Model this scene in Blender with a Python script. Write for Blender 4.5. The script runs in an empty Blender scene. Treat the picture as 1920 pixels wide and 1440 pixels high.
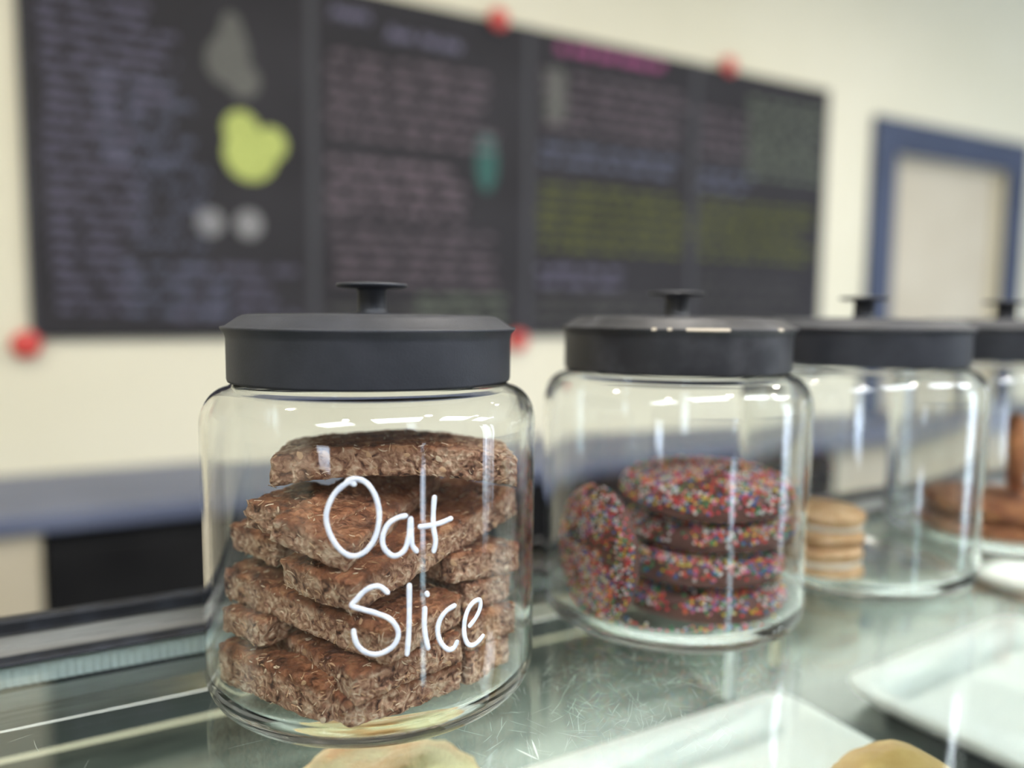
import bpy, bmesh, math, random
from mathutils import Vector, Matrix, noise
PI = math.pi
SC = bpy.context.scene
COL = SC.collection
R = math.radians

# ---------------------------------------------------------------- camera
F_PX, YAW, PITCH, ROLL = 1433.7, R(28.167), R(5.238), R(0.545)
CAM_H = 0.1872                       # above the glass counter top, which is z = 0
fw = Vector((math.sin(YAW) * math.cos(PITCH), math.cos(YAW) * math.cos(PITCH), -math.sin(PITCH)))
r0 = Vector((math.cos(YAW), -math.sin(YAW), 0.0)); u0 = r0.cross(fw)
rt = r0 * math.cos(ROLL) + u0 * math.sin(ROLL); up = -r0 * math.sin(ROLL) + u0 * math.cos(ROLL)
cd = bpy.data.cameras.new('camera'); cam = bpy.data.objects.new('camera', cd); COL.objects.link(cam)
M = Matrix((rt, up, -fw)).transposed().to_4x4(); M.translation = Vector((0, 0, CAM_H))
cam.matrix_world = M
cd.sensor_fit = 'HORIZONTAL'; cd.sensor_width = 36.0; cd.lens = F_PX / 1920 * 36.0
cd.clip_start = 0.01; cd.clip_end = 100
cd.dof.use_dof = True; cd.dof.focus_distance = 0.342; cd.dof.aperture_fstop = 2.4
SC.camera = cam

# ---------------------------------------------------------------- world, exposure, render
w = bpy.data.worlds.new('daylight'); SC.world = w; w.use_nodes = True
bg = w.node_tree.nodes['Background']; bg.inputs[0].default_value = (0.72, 0.84, 1.0, 1); bg.inputs[1].default_value = 7.0
SC.view_settings.view_transform = 'Standard'; SC.view_settings.look = 'None'
SC.view_settings.exposure = 0.27; SC.view_settings.gamma = 1.0; SC.view_settings.use_curve_mapping = False
cy = SC.cycles
cy.use_denoising = True
try: cy.denoiser = 'OPENIMAGEDENOISE'
except Exception: pass
cy.max_bounces = 24; cy.transmission_bounces = 24; cy.glossy_bounces = 12; cy.diffuse_bounces = 5; cy.transparent_max_bounces = 24
cy.caustics_refractive = True; cy.caustics_reflective = True; cy.sample_clamp_indirect = 6.0
cy.blur_glossy = 0.3

# ---------------------------------------------------------------- light: shop-front daylight (portals) and ceiling lamps, with added fill panels
WIN = [(-3.1, -2.2, -0.55, -0.22), (0.63, 0.80, -1.20, -0.31), (0.64, 0.80, -0.16, -0.06), (2.42, 2.50, -1.0, -0.42), (2.72, 2.80, -1.0, -0.40), (3.20, 3.34, -1.0, -0.40), (4.2, 5.2, -1.1, 1.5), (5.5, 6.5, -1.1, 1.5)]
YF = -1.9                            # inner face of the shop front
for i, (x0, x1, z0, z1) in enumerate(WIN):
    l = bpy.data.lights.new('window_portal', 'AREA'); l.shape = 'RECTANGLE'; l.size = x1 - x0; l.size_y = z1 - z0
    l.cycles.is_portal = True
    o = bpy.data.objects.new('window_portal', l); COL.objects.link(o)
    o.location = ((x0 + x1) / 2, YF - 0.12, (z0 + z1) / 2); o.rotation_euler = (R(90), 0, 0)
LAMP_W = 15.0
FILL_W = 26.0

# ---------------------------------------------------------------- helpers
def link(name, me, mat=None, parent=None):
    o = bpy.data.objects.new(name, me); COL.objects.link(o)
    if mat is not None:
        for m in (mat if isinstance(mat, (list, tuple)) else [mat]): me.materials.append(m)
    if parent is not None: o.parent = parent
    return o
def tag(o, label=None, cat=None, group=None, kind=None):
    if label: o['label'] = label
    if cat: o['category'] = cat
    if group: o['group'] = group
    if kind: o['kind'] = kind
    return o
def empty(name, loc, label=None, cat=None, group=None, rz=0):
    o = bpy.data.objects.new(name, None); COL.objects.link(o); o.location = loc; o.rotation_euler = (0, 0, rz)
    o.empty_display_size = 0.02
    return tag(o, label, cat, group)
def meshdata(name, v, f, smooth=False):
    me = bpy.data.meshes.new(name); me.from_pydata([tuple(p) for p in v], [], f); me.update()
    if smooth: me.polygons.foreach_set('use_smooth', [True] * len(me.polygons))
    return me
def box(name, a, b, mat, parent=None, bev=0.0, seg=2):
    bm = bmesh.new()
    bmesh.ops.create_cube(bm, size=1.0)
    s = [b[i] - a[i] for i in range(3)]; c = [(a[i] + b[i]) / 2 for i in range(3)]
    for v in bm.verts: v.co = Vector([v.co[i] * s[i] + c[i] for i in range(3)])
    if bev > 0:
        bmesh.ops.bevel(bm, geom=list(bm.edges), offset=min(bev, min(s) * 0.45), segments=seg, affect='EDGES', profile=0.5)
    me = bpy.data.meshes.new(name); bm.to_mesh(me); bm.free()
    if bev > 0: me.polygons.foreach_set('use_smooth', [False] * len(me.polygons))
    return link(name, me, mat, parent)
def holed(name, axis_y, x0, x1, z0, z1, holes, th, mat, parent=None):
    """a wall slab in the XZ plane with rectangular openings, thickness th behind axis_y (towards -th)"""
    xs = sorted(set([x0, x1] + [h[0] for h in holes] + [h[1] for h in holes]))
    zs = sorted(set([z0, z1] + [h[2] for h in holes] + [h[3] for h in holes]))
    V = []; F = []
    def inhole(x, z): return any(h[0] < x < h[1] and h[2] < z < h[3] for h in holes)
    def q(p): n = len(V); V.extend(p); F.append((n, n + 1, n + 2, n + 3))
    y1 = axis_y + th
    for i in range(len(xs) - 1):
        for j in range(len(zs) - 1):
            a, b, c, d = xs[i], xs[i + 1], zs[j], zs[j + 1]
            if inhole((a + b) / 2, (c + d) / 2): continue
            q([(a, axis_y, c), (b, axis_y, c), (b, axis_y, d), (a, axis_y, d)])
            q([(a, y1, c), (a, y1, d), (b, y1, d), (b, y1, c)])
    for (a, b, c, d) in holes + [(x0, x1, z0, z1)]:
        q([(a, axis_y, c), (a, y1, c), (b, y1, c), (b, axis_y, c)]); q([(a, axis_y, d), (b, axis_y, d), (b, y1, d), (a, y1, d)])
        q([(a, axis_y, c), (a, axis_y, d), (a, y1, d), (a, y1, c)]); q([(b, axis_y, c), (b, y1, c), (b, y1, d), (b, axis_y, d)])
    return link(name, meshdata(name, V, F), mat, parent)
def lathe(name, prof, mat, parent=None, seg=128, closed=False, smooth=True, loc=(0, 0, 0), wob=0.0, seed=0):
    V = []; F = []; n = len(prof)
    for r, z in prof:
        for k in range(seg):
            a = 2 * PI * k / seg
            rr = r
            if wob: rr += wob * noise.noise(Vector((math.cos(a) * 1.6, math.sin(a) * 1.6 + seed, z * 14)))
            V.append((rr * math.cos(a) + loc[0], rr * math.sin(a) + loc[1], z + loc[2]))
    m = n if closed else n - 1
    for i in range(m):
        j = (i + 1) % n
        for k in range(seg):
            k2 = (k + 1) % seg
            F.append((i * seg + k, i * seg + k2, j * seg + k2, j * seg + k))
    bm = bmesh.new(); me = meshdata(name, V, F, smooth)
    bm.from_mesh(me); bmesh.ops.remove_doubles(bm, verts=bm.verts, dist=1e-7)
    bmesh.ops.recalc_face_normals(bm, faces=bm.faces); bm.to_mesh(me); bm.free()
    if smooth: me.polygons.foreach_set('use_smooth', [True] * len(me.polygons))
    return link(name, me, mat, parent)
def arc(cx, cz, r, a0, a1, n, rz=None):
    rz = rz or r
    return [(cx + r * math.cos(R(a0 + (a1 - a0) * i / n)), cz + rz * math.sin(R(a0 + (a1 - a0) * i / n))) for i in range(n + 1)]
def catmull(p, n=8):
    out = []
    for i in range(len(p) - 1):
        a = p[max(0, i - 1)]; b = p[i]; c = p[i + 1]; d = p[min(len(p) - 1, i + 2)]
        for k in range(n):
            t = k / n
            out.append(tuple(0.5 * (2 * b[j] + (c[j] - a[j]) * t + (2 * a[j] - 5 * b[j] + 4 * c[j] - d[j]) * t * t + (3 * b[j] - a[j] - 3 * c[j] + d[j]) * t ** 3) for j in range(len(b))))
    out.append(tuple(p[-1])); return out

# ---------------------------------------------------------------- materials
def lin(r, g, b):
    f = lambda c: (c / 255 / 12.92) if c / 255 <= 0.04045 else ((c / 255 + 0.055) / 1.055) ** 2.4
    return (f(r), f(g), f(b), 1)
def pbr(name, col, rough=0.5, metal=0.0, spec=0.5, **kw):
    m = bpy.data.materials.new(name); m.use_nodes = True
    b = m.node_tree.nodes['Principled BSDF']
    b.inputs['Base Color'].default_value = col if len(col) == 4 else (*col, 1)
    b.inputs['Roughness'].default_value = rough; b.inputs['Metallic'].default_value = metal
    b.inputs['Specular IOR Level'].default_value = spec
    for k, v in kw.items(): b.inputs[k.replace('_', ' ')].default_value = v
    return m
def nd(m, t, **kw):
    n = m.node_tree.nodes.new(t)
    for k, v in kw.items():
        if hasattr(n, k): setattr(n, k, v)
    return n
def lk(m, a, b): m.node_tree.links.new(a, b)
def mottle(m, c1, c2, scale=8, detail=6, rough=None, bump=0.0, bscale=None, dist=0.002, lo=0.35, hi=0.65, stretch=None):
    """procedural colour variation + bump"""
    b = m.node_tree.nodes['Principled BSDF']
    tc = nd(m, 'ShaderNodeTexCoord'); src = tc.outputs['Object']
    if stretch:
        mp = nd(m, 'ShaderNodeMapping'); mp.inputs['Scale'].default_value = stretch; lk(m, src, mp.inputs[0]); src = mp.outputs[0]
    n = nd(m, 'ShaderNodeTexNoise'); n.inputs['Scale'].default_value = scale; n.inputs['Detail'].default_value = detail
    lk(m, src, n.inputs['Vector'])
    cr = nd(m, 'ShaderNodeValToRGB'); cr.color_ramp.elements[0].position = lo; cr.color_ramp.elements[1].position = hi
    cr.color_ramp.elements[0].color = c1; cr.color_ramp.elements[1].color = c2
    lk(m, n.outputs['Fac'], cr.inputs[0]); lk(m, cr.outputs[0], b.inputs['Base Color'])
    if bump:
        n2 = nd(m, 'ShaderNodeTexNoise'); n2.inputs['Scale'].default_value = bscale or scale * 4; n2.inputs['Detail'].default_value = 4
        lk(m, src, n2.inputs['Vector'])
        bp = nd(m, 'ShaderNodeBump'); bp.inputs['Strength'].default_value = bump; bp.inputs['Distance'].default_value = dist
        lk(m, n2.outputs['Fac'], bp.inputs['Height']); lk(m, bp.outputs[0], b.inputs['Normal'])
    return m
def glass(name, col, ior=1.47, rough=0.0):
    m = bpy.data.materials.new(name); m.use_nodes = True
    b = m.node_tree.nodes['Principled BSDF']
    b.inputs['Base Color'].default_value = col; b.inputs['Transmission Weight'].default_value = 1.0
    b.inputs['Roughness'].default_value = rough; b.inputs['IOR'].default_value = ior
    return m
MAT = {}
MAT['wall'] = mottle(pbr('cream_wall_paint', lin(222, 217, 194), 0.85), lin(222, 217, 194), lin(228, 223, 202), 1.2, 3, bump=0.08, bscale=90)
MAT['front_wall'] = pbr('dark_shop_front', lin(96, 92, 88), 0.8)
MAT['ceiling'] = mottle(pbr('ceiling_paint', lin(236, 234, 226), 0.9), lin(232, 230, 222), lin(240, 238, 230), 2, 2)
MAT['floor'] = mottle(pbr('floor_vinyl', lin(110, 106, 100), 0.5), lin(100, 97, 92), lin(125, 120, 112), 3, 5)
MAT['blue'] = mottle(pbr('blue_paint', lin(58, 68, 94), 0.5), lin(55, 65, 90), lin(64, 74, 100), 4, 3)
MAT['door'] = mottle(pbr('beige_door', lin(196, 186, 166), 0.7), lin(194, 184, 164), lin(202, 193, 174), 2, 2)
MAT['bench'] = mottle(pbr('steel_blue_sheen', lin(92, 99, 122), 0.45), lin(88, 95, 118), lin(100, 107, 130), 3, 3)  # steel worktop; the blue it reflects is put into its colour
MAT['fridge'] = mottle(pbr('black_fridge_door', (0.008, 0.008, 0.009, 1), 0.6, spec=0.2), (0.006, 0.006, 0.007, 1), (0.012, 0.012, 0.013, 1), 5, 3)
MAT['cupboard'] = mottle(pbr('beige_cupboard', lin(190, 180, 158), 0.6), lin(186, 176, 154), lin(198, 188, 168), 3, 2)
MAT['board'] = mottle(pbr('chalkboard_black', lin(52, 51, 55), 0.8, spec=0.2), lin(47, 46, 49), lin(58, 57, 61), 3, 5, lo=.3, hi=.7)
MAT['board_edge'] = pbr('board_edge_grey', lin(70, 70, 76), 0.7)
def chalk(n, c): return mottle(pbr(n, c, 0.9, spec=0.1), c, tuple(min(1, x * 1.25) for x in c[:3]) + (1,), 60, 3)
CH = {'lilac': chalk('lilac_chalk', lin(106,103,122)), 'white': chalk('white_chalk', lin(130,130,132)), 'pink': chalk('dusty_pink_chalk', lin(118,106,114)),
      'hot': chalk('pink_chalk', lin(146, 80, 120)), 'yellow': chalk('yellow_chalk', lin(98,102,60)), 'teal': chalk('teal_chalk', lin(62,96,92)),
      'green': chalk('grey_green_chalk', lin(112,120,106)), 'bokeh_spot': chalk('bokeh_yellow', lin(170,180,106)), 'grey': chalk('grey_chalk', lin(98,98,95)),
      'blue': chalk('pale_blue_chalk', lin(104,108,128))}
MAT['red'] = pbr('red_plastic', lin(206, 72, 66), 0.4)
MAT['jar'] = glass('clear_jar_glass', (0.975, 0.99, 0.985, 1))
MAT['pane'] = glass('counter_glass', (0.90, 0.965, 0.94, 1), 1.5)
MAT['lid'] = mottle(pbr('black_powder_coat', (0.022, 0.024, 0.032, 1), 0.55), (0.018, 0.020, 0.027, 1), (0.028, 0.030, 0.039, 1), 60, 6, bump=0.25, bscale=900, dist=0.0004)
MAT['lid_worn'] = mottle(pbr('worn_black_coat', (0.02, 0.02, 0.025, 1), 0.5), (0.018, 0.018, 0.022, 1), (0.06, 0.06, 0.068, 1), 40, 8, bump=0.3, bscale=500, dist=0.0004, lo=.45, hi=.75)
MAT['chip'] = pbr('bare_metal_chip', lin(190, 178, 160), 0.5)
MAT['paint'] = mottle(pbr('white_marker_paint', lin(208, 214, 226), 0.6), lin(200, 207, 222), lin(222, 226, 234), 300, 3)
MAT['black_rail'] = mottle(pbr('black_rail', (0.012, 0.014, 0.02, 1), 0.4), (0.008, 0.009, 0.013, 1), (0.03, 0.036, 0.05, 1), 60, 6, bump=.3, bscale=400, dist=.0004, lo=.45, hi=.75)
MAT['alu'] = mottle(pbr('brushed_aluminium', lin(172, 172, 168), 0.35, 0.8), lin(156, 156, 152), lin(184, 184, 180), 30, 4, stretch=(1, 30, 30))
MAT['ribbed'] = pbr('ribbed_pale_strip', lin(226, 236, 236), 0.35)
MAT['track'] = pbr('dark_track', lin(70, 84, 82), 0.4, 0.3)
MAT['steel'] = mottle(pbr('scratched_steel_shelf', lin(48, 56, 52), 0.5, 0.5), lin(38, 46, 42), lin(62, 70, 65), 14, 8, bump=0.25, bscale=60, dist=.0005, stretch=(1, 4, 1))
MAT['steel_dark'] = pbr('case_inside_dark', lin(72, 82, 80), 0.5, 0.3)
MAT['lip'] = pbr('polished_shelf_lip', lin(236, 232, 206), 0.35)
MAT['scratch'] = pbr('scratch_marks', lin(190, 200, 192), 0.5)
MAT['tray'] = mottle(pbr('white_porcelain', lin(244, 246, 240), 0.5), lin(240, 242, 236), lin(248, 249, 245), 5, 2)
MAT['bun'] = mottle(pbr('bun_crust', lin(196, 160, 92), 0.6), lin(186, 146, 82), lin(222, 192, 128), 26, 5, bump=.3, bscale=120)
MAT['pastry'] = mottle(pbr('pale_pastry', lin(240, 220, 160), 0.6), lin(206, 150, 84), lin(246, 232, 180), 22, 5, bump=.3, bscale=120, lo=.32, hi=.48)
MAT['bisc'] = mottle(pbr('tan_biscuit', lin(206, 166, 120), 0.75), lin(190, 148, 100), lin(222, 186, 142), 60, 5, bump=.4, bscale=200)
MAT['cream'] = pbr('icing_cream', lin(236, 226, 206), 0.6)
MAT['gcook'] = mottle(pbr('ginger_brown_cookie', lin(168, 104, 62), 0.8), lin(130, 74, 42), lin(190, 126, 78), 50, 6, bump=.6, bscale=160)
MAT['choc'] = mottle(pbr('chocolate_biscuit', lin(98, 60, 52), 0.7), lin(84, 50, 44), lin(114, 74, 64), 80, 6, bump=.4, bscale=300, dist=.001)
SPR = [pbr('sprinkle_' + n, lin(*c), 0.35) for n, c in (('red', (222, 62, 62)), ('pink', (232, 120, 158)), ('white', (240, 236, 232)), ('blue', (36, 104, 178)), ('green', (40, 142, 80)), ('yellow', (232, 202, 66)), ('orange', (240, 112, 58)))]
# oat slice: side crumb paler, top crust browner (real colour of the baked top)
def oat_mat():
    m = pbr('oat_slice_crumb', (.3, .15, .08, 1), 0.75, spec=.35)
    b = m.node_tree.nodes['Principled BSDF']
    tc = nd(m, 'ShaderNodeTexCoord')
    def ramp(scale, det, els, dist=0.0):
        n = nd(m, 'ShaderNodeTexNoise'); n.inputs['Scale'].default_value = scale; n.inputs['Detail'].default_value = det; n.inputs['Distortion'].default_value = dist
        lk(m, tc.outputs['Object'], n.inputs['Vector'])
        cr = nd(m, 'ShaderNodeValToRGB')
        while len(cr.color_ramp.elements) < len(els): cr.color_ramp.elements.new(0.5)
        for e, (p, c) in zip(cr.color_ramp.elements, els): e.position = p; e.color = c
        lk(m, n.outputs['Fac'], cr.inputs[0]); return n, cr
    n1, side = ramp(190, 7, [(.32, lin(78, 46, 34)), (.43, lin(148, 104, 80)), (.54, lin(190, 150, 122)), (.68, lin(226, 200, 172))], 1.2)
    n2, top = ramp(120, 6, [(.30, lin(78, 42, 28)), (.46, lin(136, 84, 56)), (.60, lin(166, 110, 76)), (.74, lin(204, 160, 122))], .6)
    sep = nd(m, 'ShaderNodeSeparateXYZ'); lk(m, tc.outputs['Object'], sep.inputs[0])
    mr = nd(m, 'ShaderNodeMapRange'); mr.inputs['From Min'].default_value = .0035; mr.inputs['From Max'].default_value = .0065
    lk(m, sep.outputs['Z'], mr.inputs['Value'])
    mx = nd(m, 'ShaderNodeMixRGB'); lk(m, mr.outputs[0], mx.inputs[0]); lk(m, side.outputs[0], mx.inputs[1]); lk(m, top.outputs[0], mx.inputs[2])
    lk(m, mx.outputs[0], b.inputs['Base Color'])
    v = nd(m, 'ShaderNodeTexVoronoi'); v.inputs['Scale'].default_value = 420; lk(m, tc.outputs['Object'], v.inputs['Vector'])
    ad = nd(m, 'ShaderNodeMath', operation='ADD'); lk(m, n1.outputs['Fac'], ad.inputs[0]); lk(m, v.outputs['Distance'], ad.inputs[1])
    bp = nd(m, 'ShaderNodeBump'); bp.inputs['Strength'].default_value = 1.0; bp.inputs['Distance'].default_value = .0012
    lk(m, ad.outputs[0], bp.inputs['Height']); lk(m, bp.outputs[0], b.inputs['Normal'])
    return m
MAT['oat'] = oat_mat()
OATF = [pbr('oat_strand_pale', lin(232, 208, 178), .7), pbr('oat_strand_tan', lin(206, 166, 128), .7), pbr('oat_strand_brown', lin(150, 100, 68), .7)]

# ================================================================ THE ROOM
FL, CE, XL, XR, YB = -1.25, 1.95, -3.4, 8.6, 2.5
tag(box('floor', (XL - .2, YF - .2, FL - .1), (XR + .2, YB + .2, FL), MAT['floor']), kind='structure')
tag(box('ceiling', (XL - .2, YF - .2, CE), (XR + .2, YB + .2, CE + .1), MAT['ceiling']), kind='structure')
DX0, DX1, DTOP = 3.44, 4.40, 0.985           # the door opening in the back wall
tag(holed('wall_back', YB, XL - .2, XR + .2, FL, CE, [(DX0, DX1, FL, DTOP)], .14, MAT['wall']), kind='structure')
tag(box('wall_left', (XL - .15, YF, FL), (XL, YB, CE), MAT['wall']), kind='structure')
tag(box('wall_right', (XR, YF, FL), (XR + .15, YB, CE), MAT['wall']), kind='structure')
tag(holed('wall_front', YF, XL - .2, XR + .2, FL, CE, [tuple(x) for x in WIN], -.15, MAT['front_wall']), kind='structure')
# blue architrave and the beige door
dr = tag(empty('door_1', (0, 0, 0)), kind='structure')
box('door_panel', (DX0 + .005, YB + .06, FL), (DX1 - .005, YB + .10, DTOP - .005), MAT['door'], dr)
tr = tag(empty('trim_1', (0, 0, 0)), kind='structure')
box('left_casing', (DX0 - .165, YB - .03, FL), (DX0 + .004, YB - .001, DTOP + .16), MAT['blue'], tr, .004)
box('right_casing', (DX1 - .004, YB - .03, FL), (DX1 + .165, YB - .001, DTOP + .16), MAT['blue'], tr, .004)
box('top_casing', (DX0 + .005, YB - .03, DTOP), (DX1 - .005, YB - .001, DTOP + .16), MAT['blue'], tr, .004)

# ceiling downlights (the shop's lamps)
lampm = pbr('lamp_face', (1, 1, 1, 1), .5); lb = lampm.node_tree.nodes['Principled BSDF']
lb.inputs['Emission Color'].default_value = (1, .93, .80, 1); lb.inputs['Emission Strength'].default_value = 30
def downlight(x, y, label, wts=LAMP_W):
    t = empty('ceiling_light', (x, y, CE), label, 'light', 'round downlights in the ceiling')
    lathe('rim', [(.10, 0), (.10, -.012), (.083, -.014), (.08, -.004), (.08, 0)], MAT['alu'], t, 32)
    lathe('lamp_glass', [(0, -.004), (.08, -.004), (.08, -.001), (0, -.001)], lampm, t, 32, smooth=False)
    l = bpy.data.lights.new('downlight', 'AREA'); l.shape = 'DISK'; l.size = .16; l.energy = wts; l.color = (1, .92, .80)
    o = bpy.data.objects.new('downlight', l); COL.objects.link(o); o.parent = t; o.location = (0, 0, -.02)
LIGHTS = [(-.9, .9), (.9, .9), (2.7, .9), (-.9, -.8), (.9, -.8), (2.7, -.8), (4.5, -.8)]
panelm = pbr('fill_face', (1, 1, 1, 1), .5); pb_ = panelm.node_tree.nodes['Principled BSDF']
pb_.inputs['Emission Color'].default_value = (.86, .93, 1, 1); pb_.inputs['Emission Strength'].default_value = 8
def fill_panel_light(x, y, label):  # added panels out of view, a cool fill from above the jar fronts
    t = empty('fill_panel', (x, y, CE), label, 'light', 'added daylight-white fill panels in the ceiling by the shop front')
    box('frame', (-.62, -.32, -.02), (.62, .32, -.001), MAT['alu'], t)
    box('diffuser', (-.59, -.29, -.024), (.59, .29, -.0205), panelm, t)
    l = bpy.data.lights.new('fill_lamp', 'AREA'); l.shape = 'RECTANGLE'; l.size = 1.16; l.size_y = .56; l.energy = FILL_W; l.color = (.86, .93, 1)
    o = bpy.data.objects.new('fill_lamp', l); COL.objects.link(o); o.parent = t; o.location = (0, 0, -.03)
for x, n_ in ((-1.6, 'left'), (.2, 'second'), (2.0, 'third'), (3.8, 'rightmost')): fill_panel_light(x, -1.25, n_ + ' of the added, unseen ceiling fill panels along the shop front')
for k, (x, y) in enumerate(LIGHTS):
    row = 'row nearest the chalkboards' if y > 0 else 'row over the customer side'
    nth = ('first', 'second', 'third', 'fourth')[[p for p in LIGHTS if p[1] == y].index((x, y))]
    downlight(x, y, 'round warm ceiling downlight, %s from the left in the %s' % (nth, row))

# ================================================================ BACK BENCH
bb = empty('back_bench', (1.5, 2.2, FL), 'blue-grey worktop running along the cream wall under the chalkboards', 'bench')
box('worktop', (-1.9, 1.98 - 2.2, -.315 - FL), (3.4, 2.495 - 2.2, -.272 - FL), MAT['bench'], bb, .004)
box('support', (-3.2, 2.08 - 2.2, .0), (3.35, 2.12 - 2.2, -.317 - FL), MAT['cupboard'], bb)
def fridge(x0, x1, label):
    f = empty('undercounter_fridge', ((x0 + x1) / 2, 2.03, FL), label, 'fridge', 'black fridges under the back worktop')
    hx = (x1 - x0) / 2; 
    box('cabinet', (-hx, -.02, 0.0), (hx, .04, .915), MAT['fridge'], f)
    for s in (-1, 0):
        d = box('door', (s * hx + .004, -.045, .06), ((s + 1) * hx - .004, -.022, .895), MAT['fridge'], f, .003)
        box('handle', (s * hx + (hx - .05 if s else .03), -.065, .5), (s * hx + (hx - .03 if s else .05), -.047, .8), MAT['black_rail'], d, .004)
    return f
fridge(-.135, 1.16, 'black two-door fridge under the left end of the blue-grey worktop')
fridge(1.17, 2.47, 'black two-door fridge under the worktop seen behind the second jar')
tag(box('cupboard', (-2.0, 2.0, FL), (-.14, 2.06, -.32), MAT['cupboard'], None), 'beige cupboard front left of the black fridge', 'cupboard')

# ================================================================ CHALKBOARDS
BZ0, BZ1, BX = .105, 1.212, [-.175, .607, 1.389, 2.171, 2.953]
ROT = random.Random(5)
def stroke_mesh(strokes):
    V = []; F = []
    for si, (pts, wd) in enumerate(strokes):
        for i in range(len(pts) - 1):
            (a, b), (c, d) = pts[i], pts[i + 1]
            dx, dz = c - a, d - b; L = math.hypot(dx, dz) or 1e-6; nx, nz = -dz / L * wd / 2, dx / L * wd / 2
            n = len(V)
            V += [(a + nx, 0, b + nz), (a - nx, 0, b - nz), (c - nx, 0, d - nz), (c + nx, 0, d + nz)]
            yo = -.0012 - .00012 * (i % 2) - .00005 * (si % 40)
            V += [(x, yo, z) for x, _, z in V[n:n + 4]]
            F += [(n + 4, n + 5, n + 6, n + 7), (n, n + 1, n + 5, n + 4), (n + 1, n + 2, n + 6, n + 5), (n + 2, n + 3, n + 7, n + 6), (n + 3, n, n + 4, n + 7)]
    return V, F
def scribble(x0, x1, z0, z1, rows, wd=.005, dens=1.0, slope=0.0):
    """rows of illegible chalk handwriting"""
    S = []; lh = (z1 - z0) / rows
    for r in range(rows):
        x = x0 + ROT.uniform(0, .02); zb = z1 - lh * (r + .75); h = lh * .55
        end = x1 - ROT.uniform(0, .2) * (x1 - x0)
        while x < end:
            wl = min(ROT.uniform(.04, .13), x1 - x); p = []
            step = h * .32 / dens
            xx = x; k = 0
            while xx < x + wl:
                p.append((xx + ROT.uniform(-.15, .15) * step, zb + slope * (xx - x0) + (h * ROT.uniform(.55, 1.0) if k % 2 else h * ROT.uniform(-.1, .15)))); xx += step; k += 1
            if len(p) > 1: S.append((p, wd))
            x += wl + ROT.uniform(.015, .035)
    return S
def disc_strokes(cx, cz, rx, rz, wd=.012, a0=0, a1=360):
    """a chalked-in blob: horizontal hatching inside an ellipse"""
    S = []; n = int(2 * rz / (wd * .8))
    for i in range(n):
        t = -1 + 2 * (i + .5) / n; h = math.sqrt(max(0, 1 - t * t))
        S.append(([(cx - rx * h, cz + rz * t), (cx + rx * h, cz + rz * t)], wd))
    return S
panels = []
def panel(i, label):
    t = empty('menu_board', (BX[i] + .391, 2.488, BZ0), label, 'chalkboard', 'chalkboards hung side by side on the wall')
    box('board', (-.388, -.004, 0), (.388, .010, BZ1 - BZ0), MAT['board'], t, .002)
    e = .012
    box('frame', (-.3898, -.007, -.001), (-.3898 + e, .011, BZ1 - BZ0 + .001), MAT['board_edge'], t)
    box('frame', (.3898 - e, -.007, -.001), (.3898, .011, BZ1 - BZ0 + .001), MAT['board_edge'], t)
    panels.append(t); return t
def write(i, strokes, mat, name='chalk_writing'):
    ox = BX[i] + .391
    S = [([(x - ox, z - BZ0) for x, z in p], wdt) for p, wdt in strokes]
    V, F = stroke_mesh(S)
    if not V: return
    V = [(x, y - .0042, z) for x, y, z in V]
    o = link(name, meshdata(name, V, F), CH[mat], panels[i])
    if name == 'chalk_writing': tag(o, kind='stuff')
panel(0, 'first chalkboard from the left, with painted yellow bokeh discs and lilac writing')
panel(1, 'second chalkboard, dusty pink rows of writing and a small teal drawing')
panel(2, 'third chalkboard, with bright pink heading and yellow-green rows')
panel(3, 'rightmost chalkboard, dark at the bottom, beside the blue door frame')
write(0, scribble(-.13, .22, .74, 1.06, 9) + scribble(-.13, .12, .40, .74, 9) + scribble(-.12, .10, .17, .40, 6), 'lilac')
write(0, scribble(.0, .26, .60, .86, 5) + scribble(.08, .30, .36, .62, 5, dens=.7) + scribble(.05, .36, .16, .34, 4), 'blue')
write(0, scribble(.18, .56, .15, .34, 4), 'lilac')
write(0, disc_strokes(.355, .93, .06, .07, .009) + disc_strokes(.37, 1.0, .035, .07, .009) + disc_strokes(.40, .88, .05, .05, .009) + disc_strokes(.37, .95, .05, .09, .009), 'grey', 'cone_drawing')
def bokeh_spot():
    n = 40; V = [(0, -.003, 0)]; F = []
    for k in range(n + 1):
        a = R(62 + (360 - 34) * k / n)
        V.append((.082 * math.cos(a), -.003, .082 * math.sin(a)))
    for k in range(n): F.append((0, k + 1, k + 2))
    return V, F
NDISC = [0]
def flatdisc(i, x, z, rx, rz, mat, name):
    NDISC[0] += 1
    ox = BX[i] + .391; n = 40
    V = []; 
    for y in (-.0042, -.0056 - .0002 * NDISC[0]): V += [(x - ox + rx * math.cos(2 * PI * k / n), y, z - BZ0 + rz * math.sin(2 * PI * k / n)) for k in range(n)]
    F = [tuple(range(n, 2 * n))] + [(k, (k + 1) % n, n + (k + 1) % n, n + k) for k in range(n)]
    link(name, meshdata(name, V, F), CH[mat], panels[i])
flatdisc(0, .418, .665, .078, .082, 'bokeh_spot', 'bokeh_disc')  # yellow bokeh of small bright lights, painted on the board as flat discs
flatdisc(0, .392, .735, .052, .055, 'bokeh_spot', 'bokeh_disc')
flatdisc(0, .478, .700, .048, .052, 'bokeh_spot', 'bokeh_disc')
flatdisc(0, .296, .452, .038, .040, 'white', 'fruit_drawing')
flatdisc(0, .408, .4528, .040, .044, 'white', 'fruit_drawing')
write(1, scribble(.66, .80, 1.10, 1.17, 1, .012) + scribble(.84, 1.13, 1.06, 1.14, 1, .014), 'lilac')
write(1, scribble(.65, 1.26, .74, 1.03, 6, .006), 'pink')
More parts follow.
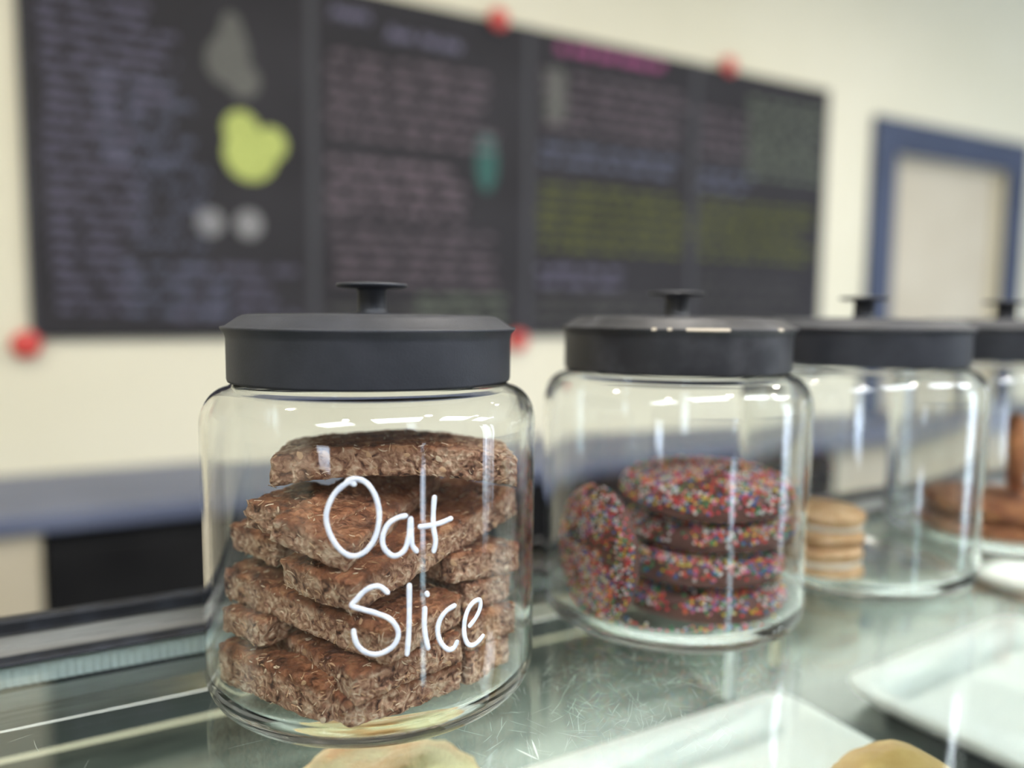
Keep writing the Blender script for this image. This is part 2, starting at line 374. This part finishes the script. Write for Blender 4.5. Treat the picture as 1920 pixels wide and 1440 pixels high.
write(1, scribble(.65, 1.14, .50, .70, 4, .007, 1.3), 'pink')
write(1, scribble(.66, 1.28, .27, .48, 5, .005, .9), 'pink')
write(1, scribble(.95, 1.30, .14, .26, 3, .006), 'green')
write(1, disc_strokes(1.22, .72, .04, .10, .012), 'teal', 'cup_drawing')
write(1, scribble(.64, 1.3, .13, .22, 2, .004), 'grey')
write(2, scribble(1.50, 2.0, 1.13, 1.20, 1, .016, 1.3), 'hot')
write(2, scribble(1.44, 2.14, .86, 1.09, 5, .005), 'pink')
write(2, scribble(1.43, 2.12, .73, .83, 2, .007), 'blue')
write(2, scribble(1.43, 2.15, .42, .68, 6, .0065, 1.3), 'yellow')
write(2, scribble(1.43, 1.82, .28, .38, 2, .008), 'lilac')
write(2, scribble(1.43, 2.1, .13, .27, 3, .004), 'grey')
for z in (1.05, .985, .925): flatdisc(2, 1.50, z, .045, .036, 'grey', 'plate_drawing')
write(3, scribble(2.19, 2.46, .84, 1.05, 4, .005), 'pink')
write(3, scribble(2.46, 2.92, .78, 1.13, 8, .006), 'green')
write(3, scribble(2.19, 2.5, .70, .80, 2, .006), 'blue')
write(3, scribble(2.19, 2.90, .42, .68, 6, .006, 1.1), 'yellow')
write(3, scribble(2.2, 2.8, .14, .36, 4, .003, .6), 'grey')
for (x, z, lb_) in ((-.185, .092, 'red round wall magnet at the bottom left corner of the chalkboards'), (1.26, 1.213, 'red round wall magnet on the top edge of the second chalkboard'),
                    (2.336, 1.222, 'red round wall magnet on the top edge of the rightmost chalkboard'), (1.35, .088, 'red round wall magnet below the second chalkboard, beside the jar lid')):
    o = lathe('wall_magnet', [(0, 0), (.034, 0), (.037, .004), (.037, .010), (.030, .015), (0, .017)], MAT['red'], None, 32)
    o.rotation_euler = (R(90), 0, 0); o.location = (x, 2.480, z); tag(o, lb_, 'magnet', 'red magnets around the chalkboards')

# ================================================================ DISPLAY CASE
dc = empty('display_case', (0, 0, FL), 'glass-topped food display case with black rear rail under the jars', 'display case')
DZ = -FL
def dbox(n, a, b, m, bev=0, par=dc): return box(n, (a[0], a[1], a[2] + DZ), (b[0], b[1], b[2] + DZ), m, par, bev)
X0, X1, YG0, YG1, GT = -.9, 2.6, .03, .500, .008
gtop = dbox('glass_top', (X0, YG0, -GT), (X1, YG1, 0), MAT['pane'], .001)
dbox('aluminium_strip', (X0, .4895, .0003), (X1, .4960, .0072), MAT['alu'])
dbox('aluminium_flange', (X0, .474, .0003), (X1, .4892, .0012), MAT['alu'])
dbox('rubber_seal', (X0, .4625, .0003), (X1, .4738, .0026), MAT['black_rail'], .001)
dbox('rear_rail', (X0, .488, .0074), (X1, .497, .0172), MAT['black_rail'], .002)
rb = dbox('ribbed_strip', (X0, .4700, -.0188), (X1, .483, -GT - .0005), MAT['ribbed'])
V = []; F = []                       # the ribs
nr = 420
for k in range(nr):
    x = -.35 + k * .0042; n = len(V)
    for (dx, y, z) in ((0, .4699, -.0186), (.0021, .4687, -.0186), (.0042, .4699, -.0186), (0, .4699, -.0092), (.0021, .4687, -.0092), (.0042, .4699, -.0092)):
        V.append((x + dx, y, z + DZ))
    F += [(n, n + 1, n + 4, n + 3), (n + 1, n + 2, n + 5, n + 4)]
tag(link('rib', meshdata('rib', V, F), MAT['ribbed'], rb), kind='stuff')
dbox('door_track', (X0, .472, -.0305), (X1, .490, -.0192), MAT['track'])
dbox('track_edge', (X0, .4685, -.0335), (X1, .486, -.0308), MAT['alu'])
SZ = -.104
sh = dbox('metal_shelf', (X0, .06, SZ - .004), (X1, .556, SZ), MAT['steel'])
dbox('shelf_lip', (X0, .5562, SZ - .012), (X1, .5577, SZ + .002), MAT['lip'])
dbox('rear_door', (X0, .59, -.62), (X1, .596, -.034), MAT['steel_dark'])
dbox('case_body', (X0, .02, -1.25), (X1, .60, -.62), MAT['steel_dark'])
dbox('case_end', (X0 - .01, .02, -.62), (X0, .60, 0), MAT['steel_dark']); dbox('case_end', (X1, .02, -.62), (X1 + .01, .60, 0), MAT['steel_dark'])
dbox('front_glass', (X0, .020, -.62), (X1, .028, 0), MAT['pane'])
dbox('glass_divider', (.402, .409, SZ + .0005), (.408, .552, -GT - .0005), MAT['pane'])
dbox('divider_post', (.402, .403, SZ + .0005), (.408, .4085, -GT - .0005), MAT['ribbed'])
dbox('divider_post', (.476, .428, SZ + .0005), (.483, .433, -GT - .0005), MAT['lip'])
# scratches worn into the glass top
SR = random.Random(3); V = []; F = []
def scratch(x, y, a, L, wd, bend):
    n0 = len(V); k = 5
    for i in range(k + 1):
        t = i / k; aa = a + bend * t
        px, py = x + L * t * math.cos(aa), y + L * t * math.sin(aa); ww = wd * (1 - abs(2 * t - 1) ** 3)
        nx, ny = -math.sin(aa) * ww, math.cos(aa) * ww
        V.extend([(px + nx, py + ny, .00012 + DZ), (px - nx, py - ny, .00012 + DZ)])
    for i in range(k): F.append((n0 + 2 * i, n0 + 2 * i + 1, n0 + 2 * i + 3, n0 + 2 * i + 2))
for _ in range(520):
    x = SR.gauss(.215, .06); y = SR.uniform(.225, .34)
    if not (.12 < x < .33) or (x > .25 and y < .26): continue
    scratch(x, y, SR.choice((.5, .7, 2.2, 1.2)) + SR.gauss(0, .35), SR.uniform(.003, .020), SR.uniform(.00002, .00007), SR.gauss(0, .12))
for _ in range(120): scratch(SR.uniform(-.1, .8), SR.uniform(.29, .45), SR.uniform(0, PI), SR.uniform(.004, .02), SR.uniform(.00002, .00005), SR.uniform(-.15, .15))
for (x, y) in ((.1555, .2690), (.1585, .2745)): pass
scratch(.1560, .2640, 1.25, .016, .00045, 0.0); scratch(.1560, .2640, 1.95, .013, .00045, 0.0)
tag(link('scratches', meshdata('scratches', V, F), MAT['scratch'], gtop), kind='stuff')
# strip lamp under the front edge, inside the case
lampc = pbr('case_lamp_face', (1, 1, 1, 1), .5); q = lampc.node_tree.nodes['Principled BSDF']
q.inputs['Emission Color'].default_value = (1, .98, .9, 1); q.inputs['Emission Strength'].default_value = 0.6
dbox('lamp_housing', (X0 + .05, .446, -.0305), (X1 - .05, .466, -.0200), MAT['alu'])
dbox('lamp_tube', (X0 + .06, .449, -.0325), (X1 - .06, .459, -.0307), lampc)
l = bpy.data.lights.new('case_lamp', 'AREA'); l.shape = 'RECTANGLE'; l.size = 2.8; l.size_y = .010; l.energy = 12.0; l.color = (1, .98, .92)
o = bpy.data.objects.new('case_lamp', l); COL.objects.link(o); o.parent = dc; o.location = (.85, .452, -.0335 + DZ); o.rotation_euler = (R(-22), 0, 0)

# ---------------------------------------------------------------- trays and their pastries under the glass
def rrect(cx, cy_, hx, hy, r, n=8):
    p = []
    for (sx, sy, a0) in ((1, 1, 0), (-1, 1, 90), (-1, -1, 180), (1, -1, 270)):
        for k in range(n + 1):
            a = R(a0 + 90 * k / n); p.append((cx + sx * (hx - r) + r * math.cos(a), cy_ + sy * (hy - r) + r * math.sin(a)))
    return p
def tray(x0, x1, y0, y1, label, rz=0.0):
    cx, cy_ = (x0 + x1) / 2, (y0 + y1) / 2; hx, hy = (x1 - x0) / 2, (y1 - y0) / 2
    t = empty('serving_tray', (cx, cy_, SZ + .0002), label, 'tray', 'white trays on the shelf under the glass', rz)
    rings = [(.016, .0, .012), (.004, .010, .016), (0, .016, .020), (.002, .018, .018), (.012, .0175, .016), (.022, .008, .014), (.030, .005, .012), (.034, .0045, .012)]
    V = []; F = []; m = None
    for ins, z, rr in rings:
        p = rrect(0, 0, hx - ins, hy - ins, rr); m = len(p); V += [(a, b, z) for a, b in p]
    for i in range(len(rings) - 1):
        for k in range(m): F.append((i * m + k, i * m + (k + 1) % m, (i + 1) * m + (k + 1) % m, (i + 1) * m + k))
    F.append(tuple(range((len(rings) - 1) * m, len(rings) * m))); F.append(tuple(reversed(range(m))))
    link('dish', meshdata('dish', V, F, True), MAT['tray'], t)
    # raised ridge across the dish
    box('ridge', (-hx + .04, -.004, .0047), (hx - .04, .004, .0095), MAT['tray'], t, .0035, 4)
    return t
tray(.165, .425, .130, .378, 'white rectangular tray under the glass holding the round bun', .0)
tray(.482, .728, .130, .376, 'white rectangular tray on the case shelf below the second and third jars', .06)
tray(.815, 1.10, .230, .480, 'farthest white tray, at the right edge of the case shelf', .06)

def blob(name, hx, hy, hz, mat, seed, amp, loc, rz=0, parent=None, pw=2.6):
    bm = bmesh.new(); bmesh.ops.create_icosphere(bm, subdivisions=5, radius=1.0)
    for v in bm.verts:
        c = v.co.normalized(); s = (abs(c.x) ** pw + abs(c.y) ** pw) ** (1 / pw) or 1
        d = math.hypot(c.x, c.y); k = (d / s) if s > 1e-5 else 1
        p = Vector((c.x * k * hx, c.y * k * hy, (c.z * hz if c.z > 0 else c.z * hz * .45)))
        p += c * amp * noise.noise(c * 2.2 + Vector((seed, 0, 0))) + c * amp * .3 * noise.noise(c * 9 + Vector((0, seed, 0)))
        v.co = p
    zmin = min(v.co.z for v in bm.verts)
    for v in bm.verts: v.co.z -= zmin
    me = bpy.data.meshes.new(name); bm.to_mesh(me); bm.free()
    me.polygons.foreach_set('use_smooth', [True] * len(me.polygons))
    o = link(name, me, mat, parent); o.location = loc; o.rotation_euler = (0, 0, rz); return o
tag(blob('bread_bun', .042, .041, .044, MAT['bun'], 3.1, .003, (.344, .224, SZ + .0055), .3), 'round golden bun on the white tray at the bottom right', 'bun')
tag(blob('cream_pastry', .062, .055, .042, MAT['pastry'], 7.7, .006, (.118, .345, SZ + .0006), -.4), 'pale yellow pastry with browned spots under the glass below the oat slice jar', 'pastry')

# ================================================================ JARS
def jar(cx, cy_, label, worn=False, lid_rot=0.0, tilt=0.0):
    t = empty('storage_jar', (cx, cy_, 0.0004), label, 'jar', 'glass jars with black lids in a row on the counter')
    Ro, Ri = .0825, .0792
    out = [(0.0, .0022), (.050, .0018), (.064, .0008), (.070, .0000)] + arc(.0695, .0130, .0130, -90, 0, 10)[1:] + [(Ro, .030), (Ro, .060), (Ro, .095), (Ro, .120), (Ro, .130)]
    out += arc(.0690, .1330, .0135, 0, 78, 10, .0175) + [(.0690, .1512), (.0672, .1530), (.0665, .1560), (.0665, .170), (.0650, .1725)]
    inn = [(.0635, .170), (.0632, .156), (.0640, .1520)] + list(reversed(arc(.0670, .1320, .0122, 0, 78, 10, .0165))) + [(Ri, .120), (Ri, .095), (Ri, .060), (Ri, .030)]
    inn += list(reversed(arc(.0680, .0175, .0112, -90, 0, 10))) + [(.050, .0058), (0, .0062)]
    lathe('glass_body', out + inn, MAT['jar'], t, 160, wob=.00022, seed=cx * 10)
    lid = empty('lid', (0, 0, 0)); lid.parent = t; lid.rotation_euler = (R(tilt), 0, lid_rot)
    mt = MAT['lid_worn'] if worn else MAT['lid']
    band = [(.0676, .1540), (.0692, .1537), (.0696, .1550), (.0696, .1740), (.0702, .1765), (.0718, .1783), (.0722, .1792), (.0719, .1797), (.0700, .1800),
            (.0640, .1842), (.0618, .1852), (.0590, .1856), (.030, .1862), (.008, .1864), (.0, .1864)]
    inner = [(0, .1848), (.030, .1846), (.058, .1840), (.063, .1820), (.0676, .1780)]
    lathe('lid_band', band + inner, mt, lid, 128, closed=True)
    lathe('knob', [(.0, .186), (.0092, .1862), (.0076, .1872), (.0072, .1890), (.0072, .1975), (.0078, .1985), (.0150, .1990), (.0172, .1996), (.0176, .2004), (.0172, .2012), (.0100, .2018), (0, .2019)], mt, lid, 48)
    return t, lid
J1 = (.1199, .3734); J2 = (.3174, .3754); J3 = (.4910, .3734); J4 = (.6700, .3734)
j1, l1 = jar(*J1, 'nearest glass jar, marked Oat Slice in white paint and full of brown slices')
j2, l2 = jar(*J2, 'second glass jar with a chipped black lid, holding sprinkle-covered chocolate biscuits', True)
j3, l3 = jar(*J3, 'third, nearly empty glass jar with tan biscuits at its left side')
j4, l4 = jar(*J4, 'farthest glass jar, cut off by the right edge of the photo')
# chips on the second lid's rim
for a0, a1 in ((-140.5, -138.5), (-133.8, -132), (-126, -107), (-80, -76)):
    V = []; F = []; n = 10
    for k in range(n + 1):
        a = R(a0 + (a1 - a0) * k / n)
        for r_, z in ((.07235, .1784), (.07245, .1792), (.0716, .18005)): V.append((r_ * math.cos(a), r_ * math.sin(a), z))
    for k in range(n):
        for s in (0, 1): F.append((k * 3 + s, k * 3 + s + 3, k * 3 + s + 4, k * 3 + s + 1))
    link('paint_chip', meshdata('paint_chip', V, F), MAT['chip'], l2)

# hand lettering: strokes as (angle, height) on the outside of the first jar
TXT = [
 [(-113.13, .11792), (-114.46, .11859), (-115.94, .11751), (-118.5, .11398), (-120.34, .1089), (-121.0, .10337), (-119.84, .09678), (-117.33, .09106), (-114.07, .08815), (-110.5, .08959), (-107.5, .09543), (-106.27, .10423), (-107.13, .11201), (-109.31, .11761), (-111.95, .11987), (-114.45, .11947), (-115.2, .11838)],
 [(-98.9, .10378), (-101.03, .10334), (-103.45, .10134), (-104.96, .09791), (-105.43, .09394), (-104.69, .0903), (-102.75, .08764), (-100.93, .08765), (-99.08, .08988), (-97.99, .09492), (-97.51, .10204)],
 [(-97.36, .10247), (-97.21, .09549), (-96.91, .09116), (-95.81, .08872)],
 [(-90.32, .11049), (-90.65, .10465), (-90.65, .09829), (-89.98, .09201), (-90.48, .08776)],
 [(-94.69, .09873), (-91.8, .09872), (-88.47, .09927), (-85.19, .10046)],
 [(-104.16, .07225), (-105.95, .0747), (-108.05, .07511), (-110.59, .07326), (-112.85, .06976), (-114.06, .06733), (-111.08, .06562), (-106.9, .06349), (-103.29, .06055), (-101.17, .05543), (-101.65, .05092), (-103.79, .04782), (-107.13, .04619), (-110.43, .04742), (-112.66, .05074), (-113.54, .05464), (-113.68, .05669)],
 [(-97.88, .0743), (-97.9, .06264), (-98.08, .05348), (-98.56, .04504)],
 [(-93.28, .06352), (-93.45, .05662), (-92.96, .05046), (-92.31, .04609)],
 [(-92.71, .06985), (-92.54, .06936)],
 [(-83.86, .06216), (-86.54, .06061), (-88.62, .05722), (-89.3, .0525), (-88.27, .04726), (-85.99, .04346), (-84.0, .04349), (-82.9, .04572)],
 [(-78.29, .05144), (-76.25, .0538), (-74.57, .05702), (-74.15, .06025), (-75.02, .06179), (-77.11, .06134), (-79.11, .05846), (-80.27, .05361), (-80.25, .04786), (-79.06, .04355), (-77.03, .04201), (-74.93, .04282), (-73.19, .04452)]]
def lettering(strokes, Rc, parent, name='painted_letter'):
    V = []; F = []; tr_ = random.Random(2)
    for st in strokes:
        p = catmull([(R(a) * Rc, z) for a, z in st], 7)
        wds = [.00108 * (1 + .12 * noise.noise(Vector((i * .21, len(V) * .01, 0)))) for i in range(len(p))]
        L = len(p); lv = [(-1, .0001), (-.96, .0004), (-.45, .0006), (.45, .0006), (.96, .0004), (1, .0001)]
        base = len(V); m = len(lv)
        ext = []
        for i in range(L):
            a = p[max(0, i - 1)]; b = p[min(L - 1, i + 1)]; tx, tz = b[0] - a[0], b[1] - a[1]; q_ = math.hypot(tx, tz) or 1; ext.append((p[i], (tx / q_, tz / q_), wds[i]))
        for sgn, idx in ((-1, 0), (1, L - 1)):      # rounded ends
            (c, (tx, tz), wd) = ext[idx]
            caps = [((c[0] + sgn * tx * wd * s, c[1] + sgn * tz * wd * s), (tx, tz), wd * math.sqrt(max(0.0004, 1 - s * s))) for s in (.35, .7, .92, .999)]
            if sgn < 0: pre = list(reversed(caps))
            else: post = caps
        for (c, (tx, tz), wd) in pre + ext + post:
            for s, h in lv:
                x, z = c[0] - tz * wd * s, c[1] + tx * wd * s; th = x / Rc; rr = Rc + h
                V.append((rr * math.cos(th), rr * math.sin(th), z))
        n = len(pre + ext + post)
        for i in range(n - 1):
            for k in range(m - 1): F.append((base + i * m + k, base + i * m + k + 1, base + (i + 1) * m + k + 1, base + (i + 1) * m + k))
    o = link(name, meshdata(name, V, F, True), MAT['paint'], parent)
    return o
for grp in ((0,), (1, 2), (3, 4), (5,), (6,), (7, 8), (9,), (10,)): lettering([TXT[k] for k in grp], .08275, j1)

# ================================================================ OAT SLICES
def slice_mesh(Lx, Ly, T, seed, arch=0.0):
    """a cut slab with its origin at its centre: soft corners, crumbly surface"""
    st = .0016; nx, ny, nz = max(4, round(Lx / st)), max(4, round(Ly / st)), max(4, round(T / st))
    idx = {}; V = []; F = []; r_ = .0016
    def vid(i, j, k):
        if (i, j, k) in idx: return idx[(i, j, k)]
        p = Vector((Lx * (i / nx - .5), Ly * (j / ny - .5), T * (k / nz - .5)))
        h = Vector((Lx / 2 - r_, Ly / 2 - r_, T / 2 - r_))
        c = Vector([max(-h[a], min(h[a], p[a])) for a in range(3)])
        d = p - c; nrm = d.normalized() if d.length > 1e-9 else Vector((0, 0, 1))
        p = c + nrm * min(d.length, r_)
        s = Vector((seed * 3.1, seed * 1.7, 0))
        a = noise.noise(p * 45 + s) * .0009 + noise.noise(p * 170 + s) * .0008 + noise.noise(p * 420 + s) * .0006
        b = noise.noise(p * 210 - s)
        if b > .35: a -= (b - .35) * .0035          # crumb pits
        p = p + nrm * a
        p.z -= arch * ((2 * p.x / Lx) ** 2)
        idx[(i, j, k)] = len(V); V.append(p); return idx[(i, j, k)]
    for i in range(nx):
        for j in range(ny):
            F.append((vid(i, j, nz), vid(i + 1, j, nz), vid(i + 1, j + 1, nz), vid(i, j + 1, nz)))
            F.append((vid(i, j, 0), vid(i, j + 1, 0), vid(i + 1, j + 1, 0), vid(i + 1, j, 0)))
    for i in range(nx):
        for k in range(nz):
            F.append((vid(i, 0, k), vid(i + 1, 0, k), vid(i + 1, 0, k + 1), vid(i, 0, k + 1)))
            F.append((vid(i, ny, k), vid(i, ny, k + 1), vid(i + 1, ny, k + 1), vid(i + 1, ny, k)))
    for j in range(ny):
        for k in range(nz):
            F.append((vid(0, j, k), vid(0, j, k + 1), vid(0, j + 1, k + 1), vid(0, j + 1, k)))
            F.append((vid(nx, j, k), vid(nx, j + 1, k), vid(nx, j + 1, k + 1), vid(nx, j, k + 1)))
    me = meshdata('oat_slice', V, F, True); return me
def flakes(me, Lx, Ly, T, seed, n):
    rr = random.Random(seed); V = []; F = []; MI = []
    P = me.polygons; tot = len(P)
    for _ in range(n):
        f = P[rr.randrange(tot)]
        if abs(f.normal.z) > .8 and rr.random() < .45: continue
        c = Vector(f.center); nm = Vector(f.normal)
        t1 = nm.orthogonal().normalized(); t1 = (Matrix.Rotation(rr.uniform(0, PI), 3, nm) @ t1)
        if abs(nm.z) < .5 and rr.random() < .6:      # strands in the crumb lie mostly flat
            t1 = (t1 + Vector((-nm.y, nm.x, 0)) * 1.2); t1 = (t1 - nm * t1.dot(nm)).normalized()
        t2 = nm.cross(t1)
        big = rr.random() < .06
        Lf = rr.uniform(.0014, .0024) if big else rr.uniform(.0006, .0022); Wf = Lf * rr.uniform(.4, .7) if big else rr.uniform(.0002, .00042)
        tl = rr.uniform(-.12, .12); cv = rr.uniform(-.35, .35) * Lf; th = .00025
        c = c + nm * rr.uniform(-.0003, .00012)
        b = len(V); k = 4
        for i in range(k + 1):
            s = i / k * 2 - 1; ww = Wf * math.sqrt(max(.05, 1 - s * s))
            ctr = c + t1 * (s * Lf) + t2 * (cv * (s * s)) + nm * (tl * s * Lf)
            V += [ctr + t2 * ww, ctr + nm * th * 1.6, ctr - t2 * ww]
        for i in range(k):
            for s in (0, 1): F.append((b + i * 3 + s, b + i * 3 + s + 1, b + (i + 1) * 3 + s + 1, b + (i + 1) * 3 + s))
        mi = rr.choices((0, 1, 2), (.33, .45, .22))[0]; MI += [mi] * (2 * k)
    m2 = meshdata('oat_strands', V, F, True)
    return m2, MI
def rot3(y, p, r_):
    return Matrix.Rotation(y, 3, 'Z') @ Matrix.Rotation(p, 3, 'Y') @ Matrix.Rotation(r_, 3, 'X')
# near top corner x, y, z, yaw, pitch, roll, length right, length back, thickness, label
SL = [
 ([.0790, .3165, .0279, .4996, -.0137, .0005, .0150, .0739, .0195], 'brown oat slice at the lower left against the jar wall, bottom layer', 0),
 ([.0866, .3055, .0226, .2340, .0030, .0300, .0600, .0700, .0139], 'dark oat slice on the jar floor at the front, pointing at the viewer', 0),
 ([.1490, .3200, .0260, .4438, .0000, -.0057, .0330, .0500, .0167], 'oat slice at the bottom right of the jar, below a leaning one', 0),
 ([.0881, .3031, .0362, .2404, -.0600, -.0500, .0568, .0800, .0148], 'oat slice with a corner facing the viewer, under the lower painted word', 0),
 ([.1500, .3210, .0425, .3705, .0600, -.0300, .0340, .0500, .0155], 'oat slice in the right-hand stack, second from the bottom', 0),
 ([.0615, .3560, .0445, .4892, .0300, -.0183, .0300, .0330, .0125], 'short oat slice at the left wall under the longest slanting slice', 0),
 ([.1018, .2979, .0531, .4990, -.0333, .0621, .0514, .1125, .0154], 'long oat slice crossing the jar behind the painted word Slice', 0),
 ([.1500, .3260, .0575, .3798, .0800, -.0400, .0350, .0450, .0140], 'oat slice in the right-hand stack, third from the bottom', 0),
 ([.1422, .3249, .0735, .2725, .0608, -.0443, .0460, .0500, .0150], 'oat slice sticking out at the right, topmost of the right-hand stack', 0),
 ([.0867, .3030, .0755, .4203, -.1776, .0188, .1150, .0480, .0150], 'long oat slice rising to the right wall under the painted word Oat', 0),
 ([.0526, .4031, .0800, -1.1530, .0337, .0996, .0400, .0350, .0137], 'oat slice end poking out at the left wall, half way up', 0),
 ([.0884, .3080, .0893, .7700, -.1250, .2600, .1000, .0370, .0125], 'broad oat slice pointing at the viewer behind the painted O', 0),
 ([.0560, .3640, .1010, -.9500, .0800, .0500, .0480, .0400, .0140], 'oat slice behind the broad one, its left end under the topmost slice', 0),
 ([.0650, .3529, .1275, -.3675, .0150, .0143, .1120, .0476, .0146], 'topmost oat slice, lying across the whole pile', .006),
]
for i, (q_, lab, arch) in enumerate(SL):
    Mx = rot3(q_[3], q_[4], q_[5]); ctr = Vector(q_[:3]) + Mx @ Vector((q_[6] / 2, q_[7] / 2, -q_[8] / 2))
    me = slice_mesh(q_[6], q_[7], q_[8], i + 1, arch)
    o = link('oat_slice', me, MAT['oat']); tag(o, lab, 'oat slice', 'oat slices piled in the first jar')
    mw = Mx.to_4x4(); mw.translation = ctr; o.matrix_world = mw
    area = q_[6] * q_[7] * 2 + (q_[6] + q_[7]) * 2 * q_[8]
    fm, MI = flakes(me, q_[6], q_[7], q_[8], i + 40, int(area * 52000))
    fo = link('oat_strands', fm, OATF, o); fm.polygons.foreach_set('material_index', MI); tag(fo, kind='stuff')

# ================================================================ SPRINKLE BISCUITS
def sprinkle_data(Rb_, Tb, n, seed):
    bm = bmesh.new(); bmesh.ops.create_icosphere(bm, subdivisions=1, radius=1.0)
    sv = [v.co.copy() for v in bm.verts]; sf = [[v.index for v in f.verts] for f in bm.faces]; bm.free()
    rr = random.Random(seed); V = []; F = []; MI = []
    for _ in range(n):
        a = rr.uniform(0, 2 * PI); u = math.sqrt(rr.random()) * 1.13
        if u < .93: x = u * Rb_ * .93; z = dome(x / Rb_, Tb)
        else:                                          # over the shoulder, down the side
            ph = (u - .93) / .20 * R(80); x = Rb_ * .87 + Rb_ * .13 * math.sin(ph) ; z = dome(.87, Tb) - Tb * .62 * (1 - math.cos(ph)); x += .0004
        nn = noise.noise(Vector((x * math.cos(a) * 45, x * math.sin(a) * 45, seed)))
        if nn < -.28 and rr.random() < .8: continue
        c = Vector((x * math.cos(a), x * math.sin(a), z + .0004)); s = rr.uniform(.00095, .00125)
        b = len(V); V += [c + p * s for p in sv]; F += [[b + k for k in f] for f in sf]; MI += [rr.choices(range(7), (21, 8, 20, 15, 14, 13, 9))[0]] * len(sf)
    return V, F, MI
def dome(t, Tb): return Tb * (.70 + .30 * math.sqrt(max(0, 1 - (t / 1.02) ** 2.4)))
def biscuit_mesh(Rb_, Tb, seed):
    pr = [(0, 0), (Rb_ * .6, 0), (Rb_ * .88, .0006), (Rb_ * .97, Tb * .12), (Rb_, Tb * .30), (Rb_ * .985, Tb * .50), (Rb_ * .94, dome(.94, Tb)), (Rb_ * .87, dome(.87, Tb)), (Rb_ * .7, dome(.7, Tb)), (Rb_ * .4, dome(.4, Tb)), (0, dome(0, Tb))]
    return pr
RB, TB = .0535, .0192
proto = None
V, F, MI = sprinkle_data(RB, TB, 2500, 9)
spr_me = meshdata('sprinkles', V, F, True)
for m in SPR: spr_me.materials.append(m)
spr_me.polygons.foreach_set('material_index', MI)
bis_o = lathe('biscuit', biscuit_mesh(RB, TB, 1), MAT['choc'], None, 96, wob=.0012, seed=4); bis_me = bis_o.data; bpy.data.objects.remove(bis_o)
def biscuit(loc, rot, label, sc=1.0):
    o = bpy.data.objects.new('sprinkle_biscuit', bis_me); COL.objects.link(o); o.location = loc; o.rotation_euler = rot; o.scale = (sc, sc, sc)
    tag(o, label, 'biscuit', 'sprinkled chocolate biscuits in the second jar')
    s = bpy.data.objects.new('sprinkles', spr_me); COL.objects.link(s); s.parent = o; tag(s, kind='stuff'); return o
bx, by = .3372, .3660
biscuit((bx - .003, by, .0072), (0, 0, .4), 'bottom sprinkle biscuit of the stack of four in the second jar', .99)
biscuit((bx - .004, by + .001, .0271), (R(.8), R(.5), 2.0), 'sprinkle biscuit lying second from the bottom of the stack in the second jar', .98)
biscuit((bx + .004, by, .0478), (R(1.6), R(1.2), 3.6), 'sprinkle biscuit with a bare brown left edge, under the topmost biscuit', .98)
biscuit((bx, by, .0692), (R(2.4), R(1.8), 5.1), 'topmost sprinkle biscuit of the stack in the second jar')
ub = biscuit((.2630, .3680, .0465), (0, 0, 0), 'sprinkle biscuit standing on edge at the left of the second jar', .74)
ub.rotation_euler = (R(0), R(-88), R(-4.5))
# loose sprinkles on the jar floor
bm = bmesh.new(); bmesh.ops.create_icosphere(bm, subdivisions=1, radius=1.0); sv = [v.co.copy() for v in bm.verts]; sf = [[v.index for v in f.verts] for f in bm.faces]; bm.free()
rr = random.Random(11); V = []; F = []; MI = []
for _ in range(110):
    a = rr.uniform(R(175), R(330)); d = rr.uniform(.052, .0665); c = Vector((J2[0] + d * math.cos(a), J2[1] + d * math.sin(a), .0078)); b = len(V)
    V += [c + p * .0011 for p in sv]; F += [[b + k for k in f] for f in sf]; MI += [rr.randrange(7)] * len(sf)
me = meshdata('loose_sprinkles', V, F, True); o = link('loose_sprinkles', me, SPR); me.polygons.foreach_set('material_index', MI)
tag(o, 'loose coloured sprinkles scattered on the floor of the second jar', 'sprinkles', kind='stuff')

# ================================================================ THIRD AND FOURTH JARS
def sandwich(loc, rz, label, rad=.028, tilt=0):
    t = empty('sandwich_biscuit', loc, label, 'biscuit', 'tan sandwich biscuits in the third jar', rz); t.rotation_euler = (R(tilt), 0, rz)
    for z in (0, .0135): lathe('biscuit', [(0, z), (rad * .93, z), (rad, z + .003), (rad * .98, z + .007), (rad * .85, z + .0095), (0, z + .0102)], MAT['bisc'], t, 48, wob=.0016, seed=z * 100 + rz)
    lathe('cream_filling', [(0, .0102), (rad * .94, .0104), (rad * .96, .012), (rad * .92, .0134), (0, .0136)], MAT['cream'], t, 48, wob=.001, seed=rz)
sandwich((.4450, .3640, .0068), 0, 'tan sandwich biscuit lying on the floor of the third jar')
sandwich((.4462, .3650, .0312), 1.3, 'tan sandwich biscuit stacked on another in the third jar', tilt=2)
for k, (dx, dy, z, rt_, lb_) in enumerate(((0, 0, .007, (0, 0, 0), 'ginger-brown cookie flat on the floor of the farthest jar'), (.003, -.004, .0235, (R(2), 0, 1), 'ginger-brown cookie lying on another in the farthest jar'),
                                      (.004, -.006, .0742, (R(88), 0, R(29)), 'small ginger-brown cookie standing on edge on the pile in the farthest jar'))):
    o = lathe('ginger_cookie', [(0, 0), (.050, 0), (.0555, .004), (.0560, .009), (.050, .0135), (.030, .0150), (0, .0155)] if k < 2 else [(0, 0), (.030, 0), (.0335, .004), (.034, .009), (.029, .0135), (0, .0155)], MAT['gcook'], None, 64, wob=.002, seed=k)
    o.location = (J4[0] + dx, J4[1] + dy, z); o.rotation_euler = rt_
    tag(o, lb_, 'cookie', 'ginger cookies in the farthest jar')
